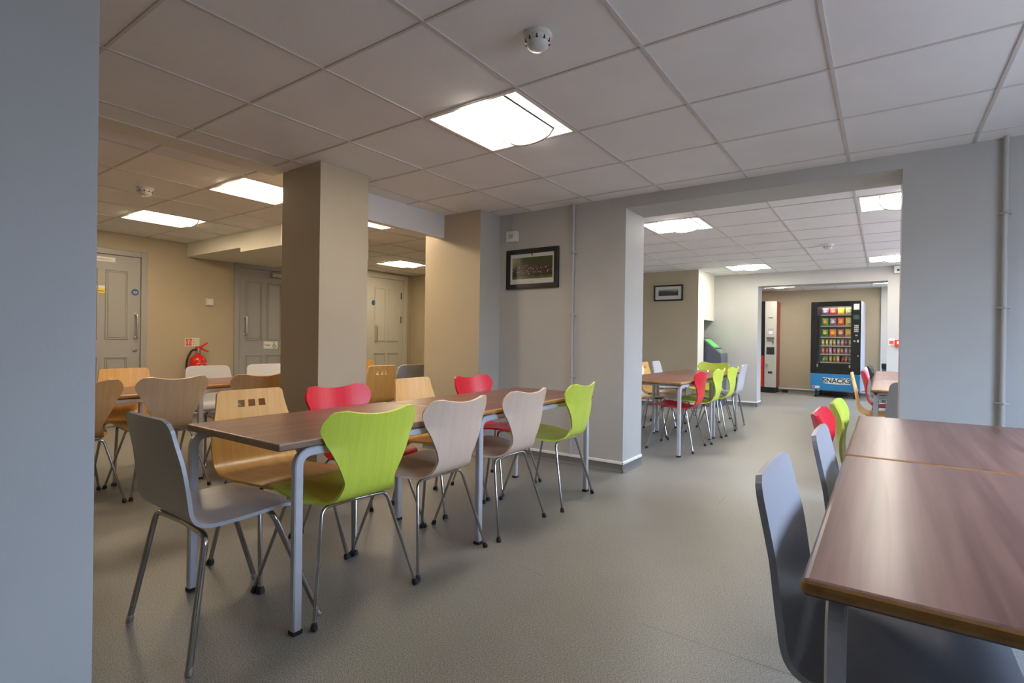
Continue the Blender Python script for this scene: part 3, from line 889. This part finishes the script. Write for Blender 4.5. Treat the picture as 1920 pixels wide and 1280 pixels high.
# around the long table
chair(BF, 'lime', -1.87, 1.385, 86.7, 'lime green shell chair at the near corner of the long walnut table')
chair(BF, 'beech', -1.865, 1.868, 90, 'pale beech shell chair beside the front lime green chair')
chair(BF, 'beech', -1.858, 2.43, 91.7, 'pale beech shell chair between another beech chair and the far lime green one')
chair(BF, 'lime', -1.842, 3.04, 94, 'lime green shell chair at the far end of the long table near the wide opening')
chair(GR, 'grey_shell', -1.985, .995, -1.6, 'grey chair at the head of the long walnut table, on silver legs')
chair(SQ, 'honey', -2.285, 1.385, -90, 'honey coloured plywood chair with three square holes at the near end of the long table')
chair(BF, 'red', -2.295, 1.885, -90, 'red shell chair behind the long table, in front of the tan column')
chair('plain', 'honey', -2.30, 2.50, -88, 'plain light wood chair behind the long table between two red chairs')
chair(BF, 'red', -2.295, 3.09, -90, 'red shell chair behind the long table, by the tan pilaster')
# tables by the doors
chair(BF, 'tanply', -4.10, 1.06, 90, 'light brown shell chair half hidden by the blue-grey wall')
chair(BF, 'beech_dark', -4.10, 1.565, 90, 'beech shell chair behind the grey chair at the back left table')
chair(BF, 'tanply', -4.0, 2.13, 86, 'tan shell chair cut by the tan column')
chair('plain', 'honey', -4.56, 1.605, -90, 'honey wood chair at the far side of the back left table, under the left door')
chair(GR, 'pale_shell', -4.68, 2.28, -90, 'pale grey chair in front of the fire extinguisher')
chair(GR, 'pale_shell', -4.68, 2.82, -90, 'pale grey chair in front of the door with the toilet sign')
chair(SQ, 'honey', -4.2, 3.41, 89, 'brown wood chair with three square holes seen right of the tan column')
chair(GR, 'grey_shell', -4.22, 3.83, 90, 'dark grey chair in front of the pale panelled door')
chair('plain', 'honey', -4.72, 4.02, -90, 'light wood chair mostly hidden behind the column and a holed chair')
# room beyond the opening, table on the left
chair(BF, 'red', -1.69, 5.27, 92, 'red shell chair at the near corner of the table beyond the opening')
chair(BF, 'lime', -1.67, 5.85, 92, 'yellow-green shell chair beside the red one beyond the opening')
chair(BF, 'lime', -1.66, 6.45, 91, 'second yellow-green shell chair from the red one, next to a lavender-grey chair')
chair(GR, 'pale_shell', -1.67, 7.0, 92, 'lavender-grey chair last in the row beyond the opening')
chair(BF, 'lime', -1.97, 7.47, 176, 'yellow-green shell chair at the far head of the table beyond the opening')
chair(BF, 'beech', -2.15, 5.95, -90, 'brown seated chair tucked under the table, its back behind the opening jamb')
chair(SQ, 'honey', -2.28, 6.62, -88, 'light wood chair at the left side of the table beyond the opening')
chair(GR, 'pale_shell', -2.36, 7.28, -86, 'white chair at the left side of the table beyond the opening')
# room beyond the opening, table on the right
chair(GR, 'grey_shell', .235, 5.0, -1, 'dark grey chair with its back to us, beside the right jamb of the opening')
chair(SQ, 'honey', .04, 5.95, -90, 'wood chair in profile in front of the snack machine')
chair(BF, 'red', .10, 6.75, -90, 'red shell chair in profile beside the wood chair at the snack machine')
chair(GR, 'pale_shell', .10, 7.55, -92, 'pale grey chair between the red and the black chairs at the far right table')
chair(BF, 'black_shell', .12, 8.35, -92, 'black shell chair at the far end of the right-hand far table')
# table in the right foreground
chair(GR, 'grey_shell', .07, 1.30, -90, 'grey chair closest to us, tucked under the table with purple-brown top')
chair(GR, 'grey_shell', .11, 1.90, -90, 'grey chair behind the closest grey one at the purple-brown table')
chair(BF, 'red', .055, 2.50, -90, 'red shell chair between a grey and a lime chair at the purple-brown table')
chair(BF, 'lime', .085, 2.98, -90, 'lime yellow shell chair at the far end of the purple-brown table')

# ------------------------------------------------------------------ tables
def table(x0, x1, y0, y1, zt, edge, label, round_=.006, inset=(.028, .085), ends=(-1, 1), splay=0.0):
    t = thing('dining_table', label, 'table', ((x0 + x1) / 2, (y0 + y1) / 2, 0))
    w, d = (x1 - x0) / 2, (y1 - y0) / 2; th = .027
    b = MB(); b.box(-w, w, -d, d, zt - th, zt, 1, {'z+': 0, 'z-': 2})
    o = b.build('table_top', ['walnut', edge, 'ink'], t, round_, 3)
    o.modifiers['edge'].material = -1
    ix, iy = inset; zl = zt - th - .018
    for sx in (-1, 1):
        xx = sx * (w - ix)
        for sy in ends:
            b = MB(); yy = sy * (d - iy) - (splay if sx < 0 else 0)
            b.tube(fillet([(xx, yy, .012), (xx, yy, zl), (xx, yy - sy * .13, zl)], .055, 8), .015, 8, flat=(.0145, .0165))
            lg = b.build('leg', 'leg_paint', t)
            b = MB(); b.box(xx - .017, xx + .017, yy - .018, yy + .018, 0, .014); b.build('foot_cap', 'rubber', lg)
        b = MB(); b.tube([(xx, -d + iy + .13, zl), (xx, d - iy - .13, zl)], .015, 8, flat=(.0145, .0165)); b.build('rail', 'leg_paint', t)
    for sy in (-1, 1):
        b = MB(); yy = sy * (d - .20); b.box(-w + ix + .016, w - ix - .016, yy - .012, yy + .012, zl - .012, zl + .017); b.build('cross_bar', 'leg_paint', t)
    return t
table(-2.345, -1.665, 1.0, 2.055, .686, 'brown_edge', 'walnut topped table nearest the grey head chair, near half of the long table', inset=(.024, .085), ends=(-1,), splay=.068)
table(-2.32, -1.665, 2.06, 3.375, .686, 'beech_edge', 'walnut topped table with honey edge, far half of the long table', .01, (.028, .06))
table(-.10, .60, .918, 2.040, .69, 'beech_edge', 'purple-brown wood table with honey edge closest to us at the right', .011, (.045, .055))
table(-.10, .60, 2.050, 3.235, .69, 'beech_edge', 'purple-brown wood table butted behind the closest one at the right', .011, (.045, .055))
table(-4.72, -4.07, .55, 1.72, .655, 'beech_edge', 'dark wood table at the back left behind the light brown shell chairs', .01, (.03, .05))
table(-4.72, -4.07, 1.79, 2.95, .69, 'beech_edge', 'dark wood table with a pale metal leg in front of the fire extinguisher', .01, (.03, .05))
table(-4.72, -4.07, 3.02, 4.18, .69, 'beech_edge', 'table behind the tan column under the dark grey chair', .01, (.03, .05))
table(-2.19, -1.485, 4.765, 5.965, .69, 'beech_edge', 'brown wood table with pale legs just beyond the wide opening', .01, (.035, .06))
table(-2.19, -1.485, 5.97, 7.17, .69, 'beech_edge', 'brown wood table by the yellow-green head chair beyond the opening', .01, (.035, .06))
table(-.08, .60, 5.22, 6.54, .69, 'beech_edge', 'table in front of the dark grey chair by the right jamb', .01, (.035, .06))
table(-.08, .60, 6.545, 7.745, .69, 'beech_edge', 'table beside the red chair at the far right', .01, (.035, .06))
table(-.08, .60, 7.75, 8.95, .69, 'beech_edge', 'table beside the black chair at the far right', .01, (.035, .06))

# ------------------------------------------------------------------ kiosk in the niche
def kiosk():
    t = thing('payment_kiosk', 'dark grey kiosk with a glowing green screen in the wall niche', 'kiosk', (-2.5, 9.14, 0))
    y0, y1 = -.22, .22
    b = MB(); b.prism([(-.40, 0), (.33, 0), (.36, .78), (.355, .875), (.05, 1.13), (-.03, 1.145), (-.40, 1.145)], y0, y1); b.build('body', 'kiosk_grey', t, .012)
    P = lambda u, y, o=.004: (.05 + .305 * u + o * .64, y, 1.13 - .255 * u + o * .77)
    b = MB(); b.quad(P(.06, y0 + .03), P(.64, y0 + .03), P(.64, y1 - .03), P(.06, y1 - .03)); b.quad(P(.70, y0 + .03), P(.97, y0 + .03), P(.97, y1 - .03), P(.70, y1 - .03)); b.build('fascia', 'kiosk_trim', t)
    b = MB(); b.quad(P(.12, y0 + .07, .008), P(.56, y0 + .07, .008), P(.56, y1 - .07, .008), P(.12, y1 - .07, .008)); b.build('screen', 'screen_green', t)
    b = MB()
    b.tube([P(.665, y0 + .02, .006), P(.665, y1 - .02, .006)], .006, 6)
    b.build('slot', 'ink', t)
kiosk()

# ------------------------------------------------------------------ snack machine (local: x across, front at y=0 facing -y)
SNROT = R(-5)
SN = thing('snack_vending_machine', 'black snack vending machine with a blue base panel reading SNACKS', 'vending machine', (-.775, 12.15, 0), SNROT)
def snack_machine():
    t = SN; W = .425; D = .66
    b = MB()
    b.box(-W, W, .012, .03, .14, 1.90); b.box(-W, W, D - .02, D, .14, 1.90)
    b.box(-W, -W + .02, .03, D - .02, .14, 1.90); b.box(W - .02, W, .03, D - .02, .14, 1.90, 0)
    b.box(-W, W, .012, D, 1.88, 1.905); b.box(-W, W, .03, D, .14, .16)
    # recess opening is made by leaving the front frame open
    b = MB()
    b.box(-W, -W + .02, .012, D, .14, 1.905); b.box(W - .02, W, .012, D, .14, 1.905); b.box(-W + .02, W - .02, D - .02, D, .14, 1.905)
    b.box(-W + .02, W - .02, .03, D - .02, 1.885, 1.905); b.box(-W + .02, W - .02, .03, D - .02, .14, .16)
    b.build('cabinet', 'vend_side', t, .004)
    wx0, wx1, wz0, wz1 = -.315, .265, .685, 1.805
    b = MB()
    b.box(-W, wx0, 0, .03, .475, 1.905); b.box(wx1, W, 0, .03, .475, 1.905)
    b.box(wx0, wx1, 0, .03, wz1, 1.905); b.box(wx0, wx1, 0, .03, .475, wz0)
    door_ = b.build('door', 'black_plastic', t, .004)
    b = MB(); b.box(wx0, wx1, .010, .014, wz0, wz1); g = b.build('window_pane', glass_mat(), door_)
    for sx in (-.30, .25):
        b = MB(); b.box(sx - .012, sx + .012, -.012, 0, .60, .66); b.build('hatch_clip', 'steel', door_, .003)
    b = MB(); b.box(-W + .004, W - .004, -.006, .03, .145, .470); pn = b.build('base_panel', 'vend_blue', t, .004)
    b = MB(); ban = [(-.20, .40), (-.07, .392), (.06, .386), (.27, .395), (.255, .335), (.27, .275), (.06, .268), (-.07, .272), (-.20, .285), (-.185, .34)]
    b.prism(ban, -.009, -.006); bn = b.build('banner', 'sign_white', pn)
    text_mesh('SNACKS', .125, 'lettering', 'ink', bn, (.035, -.0098, .334), (R(90), 0, 0), .0006, .0032)
    b = MB(); b.box(-.385, -.255, -.0085, -.006, .175, .225); st = b.build('maker_sticker', 'sign_white', pn)
    b = MB(); b.box(-.380, -.335, -.0095, -.0085, .180, .220); b.build('red_mark', 'sign_red', st)
    b = MB(); b.box(.345, .405, -.0085, -.006, .165, .195); b.build('white_mark', 'vend_side', pn)
    for sx in (-.33, .33):
        for yy in (.07, D - .07):
            b = MB(); b.lathe([(.028, .0), (.030, .012), (.016, .02), (.016, .12), (.03, .14)], (sx, yy, 0), 12); b.build('foot', 'rubber', t)
    # controls on the right of the door
    b = MB(); b.box(.305, .395, -.004, 0, 1.735, 1.845); nt_ = b.build('notice', 'sign_white', door_)
    b = MB(); [b.box(.32, .38, -.005, -.004, z, z + .005) for z in (1.82, 1.80, 1.765)]; b.build('notice_print', 'plastic_grey', nt_)
    b = MB(); b.box(.305, .395, -.004, 0, 1.545, 1.63); b.build('display', 'display', door_)
    b = MB()
    for r_ in range(4):
        for c in range(3): b.box(.317 + c * .025, .317 + c * .025 + .019, -.008, 0, 1.30 + r_ * .037, 1.30 + r_ * .037 + .028)
    b.build('keypad', 'silver_panel', door_, .002)
    b = MB(); b.box(.335, .375, -.008, 0, 1.225, 1.25); b.build('coin_slot', 'steel', door_, .003)
    b = MB(); b.lathe([(.018, 0), (.018, -.012)], (.325, 0, 1.125), 14, axis='y'); b.build('coin_return', 'steel', door_)
    b = MB(); b.box(.365, .395, -.010, 0, 1.10, 1.15); b.build('card_reader', 'silver_panel', door_, .003)
    b = MB(); b.lathe([(.014, 0), (.014, -.008)], (.385, 0, .84), 14, axis='y'); b.build('lock', 'steel', door_)
    # inside: dark liner, shelves with chrome price rails, lit tube at the top
    b = MB(); b.box(wx0 - .02, wx1 + .02, .30, .31, wz0 - .06, wz1 + .03); b.box(wx0 - .02, wx0 - .01, .035, .30, wz0 - .06, wz1 + .03); b.box(wx1 + .01, wx1 + .02, .035, .30, wz0 - .06, wz1 + .03); b.build('liner', 'dark_metal', t)
    for z in SHELVES:
        b = MB(); b.box(wx0 - .008, wx1 + .008, .06, .295, z - .012, z); sh = b.build('shelf', 'dark_metal', t)
        b = MB(); b.box(-.255, wx1, .052, .06, z - .018, z + .004)
        b.build('price_rail', 'steel', sh)
    b = MB(); b.tube([(wx0 + .03, .05, wz1 + .030), (wx1 - .02, .05, wz1 + .030)], .014, 8)
    b.build('light_tube', 'tube_glow', t)
def glass_mat():
    m = bpy.data.materials.new('thin_glass'); m.use_nodes = True
    nt = m.node_tree; N = nt.nodes; L = nt.links
    tr = N.new('ShaderNodeBsdfTransparent'); gl = N.new('ShaderNodeBsdfGlossy'); gl.inputs['Roughness'].default_value = .02
    mx = N.new('ShaderNodeMixShader'); mx.inputs[0].default_value = .06
    L.new(tr.outputs[0], mx.inputs[1]); L.new(gl.outputs[0], mx.inputs[2]); L.new(mx.outputs[0], N['Material Output'].inputs[0])
    return m
SHELVES = [1.645, 1.425, 1.205, 1.03, .865, .70]
snack_machine()

def pillow(w, h, d):
    b = MB(); n, k = 10, 8; fr, bk = [], []
    for i in range(n + 1):
        a, c = [], []
        for j in range(k + 1):
            u, v = -1 + 2 * j / k, i / n
            puff = (max(0, 1 - abs(u) ** 3)) * (max(0, math.sin(math.pi * v)) ** .55)
            crumple = .08 * math.sin(9 * u + 5 * v) * math.sin(7 * v + 2 * u)
            x = u * w / 2 * (1 - .06 * math.sin(math.pi * v)); z = v * h
            a.append((x, -d / 2 * (puff * (1 + crumple)), z)); c.append((x, d / 2 * puff, z))
        fr.append(b.add(*a)); bk.append(b.add(*c))
    for i in range(n):
        for j in range(k):
            b.face((fr[i][j], fr[i][j + 1], fr[i + 1][j + 1], fr[i + 1][j]), 0, True); b.face((bk[i][j], bk[i + 1][j], bk[i + 1][j + 1], bk[i][j + 1]), 0, True)
    return b
def badge(w, h, d):
    b = MB(); n = 14
    b.face(b.add(*[(w * .30 * math.cos(2 * math.pi * q / n) * (1 + .15 * math.cos(6 * math.pi * q / n)), -d / 2 - .001, h * .5 + h * .2 * math.sin(2 * math.pi * q / n)) for q in range(n)]))
    b.face(b.add(*[(w * x, -d / 2 - .0005, h * z) for x, z in ((-.3, .74), (.3, .74), (.3, .80), (-.3, .80))]))
    return b
def packet_mat(c):
    k = 'packet_%02d%02d%02d' % tuple(int(q * 99) for q in c)
    if k not in M: M[k] = mat(k, c, .3, var=.18, vscale=(45, 45, 30))
    return k
def put_snack(name, label, cat, lx, z, w, h, d, c1, c2, group, tilt=0.0):
    p = Matrix.Rotation(SNROT, 4, 'Z') @ Vector((lx, .10, 0)) + Vector((-.775, 12.15, 0))
    t = thing(name, label, cat, (p.x, p.y, z), SNROT, group)
    t.rotation_euler = (0, tilt, SNROT)
    o = pillow(w, h, d).build('packet', packet_mat(c1), t); badge(w, h, d).build('printed_badge', packet_mat(c2), t)
G1 = 'crisp packets in the snack machine'; G2 = 'bars in the snack machine'
bags = [[('purple', (.20, .13, .30), (.75, .6, .65)), ('crimson', (.62, .04, .10), (.9, .55, .25)), ('golden yellow', (.85, .58, .02), (.95, .8, .25)), ('cream and green', (.50, .58, .25), (.85, .85, .6))],
        [('green', (.05, .30, .03), (.75, .30, .08)), ('slate blue', (.16, .13, .22), (.8, .6, .5)), ('orange red', (.75, .10, .01), (.9, .40, .10)), ('bright yellow', (.70, .65, .02), (.9, .9, .45))],
        [('dark green', (.07, .20, .015), (.65, .62, .10)), ('orange', (.65, .20, .02), (.9, .45, .08)), ('brown', (.30, .10, .04), (.8, .5, .35)), ('amber', (.70, .35, .04), (.85, .65, .15))]]
rows = ['top', 'second', 'third']
for i, row in enumerate(bags):
    z = SHELVES[i]; hh = .135 if i == 0 else .165
    for j, (cn, c1, c2) in enumerate(row):
        put_snack('crisp_packet', '%s crisp packet on the %s shelf of the snack machine' % (cn, rows[i]), 'packet', -.19 + j * .135, z + .001, .118, hh, .05, c1, c2, G1)
barc = [[('yellow and white', (.55, .50, .15)), ('lime green', (.42, .48, .04)), ('cream and pink', (.60, .40, .28)), ('mustard', (.48, .38, .03)), ('silver blue', (.30, .36, .42)), ('peach', (.55, .28, .16)), ('maroon', (.28, .05, .05)), ('pale tan', (.50, .36, .22))],
        [('orange', (.60, .20, .06)), ('scarlet', (.62, .07, .06)), ('violet and white', (.45, .38, .55)), ('dusky pink', (.42, .10, .12)), ('tan', (.52, .30, .14)), ('rust brown', (.45, .18, .08)), ('lilac', (.42, .32, .58)), ('grey brown', (.28, .22, .18))],
        [('leaf green', (.22, .36, .03)), ('dull purple', (.20, .16, .22)), ('caramel', (.45, .26, .10)), ('red and tan', (.40, .14, .06)), ('ivory', (.50, .45, .30)), ('dark red', (.30, .04, .03)), ('salmon', (.50, .20, .16)), ('sea green', (.18, .28, .22))]]
rows2 = ['fourth', 'fifth', 'bottom']
for i, row in enumerate(barc):
    z = SHELVES[i + 3]
    for j, (cn, c1) in enumerate(row):
        tl = (.25 if (i == 2 and j in (0, 5)) else .04 * ((j * 7 + i) % 3 - 1))
        put_snack('snack_bar', '%s snack bar on the %s shelf of the snack machine' % (cn, rows2[i]), 'snack bar', -.222 + j * .066, z + .002, .050, .128, .026, c1, tuple(min(1, q * 1.7 + .1) for q in c1), G2, tl)

# ------------------------------------------------------------------ drinks machine
def drinks_machine():
    t = thing('drinks_vending_machine', 'tall drinks machine with silver coin panel and red side', 'vending machine', (-2.36, 12.42, 0))
    x0, x1, D = -.52, .50, .46
    b = MB(); b.box(x0, x1, .02, D, .12, 1.965); b.build('cabinet', 'vend_red', t, .006)
    b = MB(); b.box(x0, .275, 0, .02, .80, 1.965); b.build('front_panel', 'black_plastic', t, .004)
    b = MB(); b.box(x0, .235, -.006, .02, .12, .79); b.build('lower_panel', 'ext_red', t, .004)
    b = MB(); b.box(.275, x1, -.012, .02, .12, 1.965); cp = b.build('coin_panel', 'silver_panel', t, .004)
    b = MB(); b.box(.34, .43, -.016, -.012, 1.60, 1.62); b.build('slot', 'ink', cp)
    b = MB(); b.box(.335, .44, -.015, -.012, 1.25, 1.38); b.build('price_window', 'plastic_grey', cp); 
    b = MB(); b.box(.345, .43, -.018, -.015, 1.26, 1.33); b.build('price_card', 'sign_white', cp)
    b = MB(); b.box(.31, .46, -.03, -.012, 1.17, 1.20); b.box(.32, .45, -.02, -.012, 1.10, 1.17); b.build('coin_mechanism', 'brass_dull', cp, .004)
    b = MB(); b.lathe([(.014, 0), (.014, -.02)], (.435, -.012, 1.085), 12, axis='y'); b.build('button', 'ink', cp)
    b = MB(); b.box(.31, .465, -.015, -.012, .82, .98); b.build('reader_window', 'dark_metal', cp)
    b = MB(); b.lathe([(.028, 0), (.028, -.02), (.012, -.022)], (.32, -.012, .60), 16, axis='y'); b.box(.312, .328, -.04, -.012, .55, .63); b.build('lock_handle', 'steel', cp)
    b = MB(); b.box(.345, .43, -.02, -.012, .415, .46); b.build('coin_return', 'ink', cp, .006)
    b = MB(); b.box(x0 + .02, x1 - .02, .03, D - .02, 0, .12); b.build('plinth', 'plinth_dark', t)
drinks_machine()
t = thing('power_adaptor', 'small dark plug unit on the floor beside the drinks machine', 'plug', (-1.72, 12.78, 0))
b = MB(); b.box(-.07, .05, -.04, .04, 0, .06); b.build('case', 'black_plastic', t, .006)
b = MB(); b.tube(fillet([(-.07, 0, .03), (-.13, -.01, .012), (-.20, .02, .010)], .05), .006, 6); b.build('lead', 'rubber', t)
t = thing('litter_bin', 'dark square litter bin in the lobby behind the right-hand far table', 'bin', (.13, 11.9, 0))
b = MB(); b.box(-.14, .14, -.14, .14, 0, .62); b.build('body', 'kiosk_grey', t, .012)
b = MB(); b.box(-.15, .15, -.15, .15, .62, .715); b.build('lid', 'black_plastic', t, .012)

# fire alarm parts on the far wall by the right jamb
t = thing('fire_call_point', 'red fire alarm call point with white centre on the far grey wall', 'fire alarm', (.185, 9.45, 1.085))
b = MB(); b.box(-.045, .045, -.045, 0, -.05, .05); b.build('case', 'ext_red', t, .006)
b = MB(); b.box(-.022, .022, -.049, -.045, -.012, .028); b.build('press_plate', 'sign_white', t, .002)
t = thing('fire_sign', 'small red and white fire action sign beside the call point', 'sign', (.098, 9.45, 1.10))
b = MB(); b.box(-.034, .034, -.005, 0, -.05, .05); b.build('plate', 'sign_white', t)
b = MB(); b.box(-.026, .026, -.007, -.005, -.03, .02); b.build('red_panel', 'sign_red', t)
t = thing('motion_sensor', 'white motion sensor box high on the far grey wall by the right jamb', 'sensor', (.165, 9.45, 2.15))
b = MB(); b.box(-.05, .05, -.06, 0, -.055, .055); b.build('case', 'plastic_white', t, .008)
b = MB(); b.lathe([(.016, 0), (.016, -.012)], (0, -.06, -.01), 14, axis='y'); b.build('lens', 'ink', t)
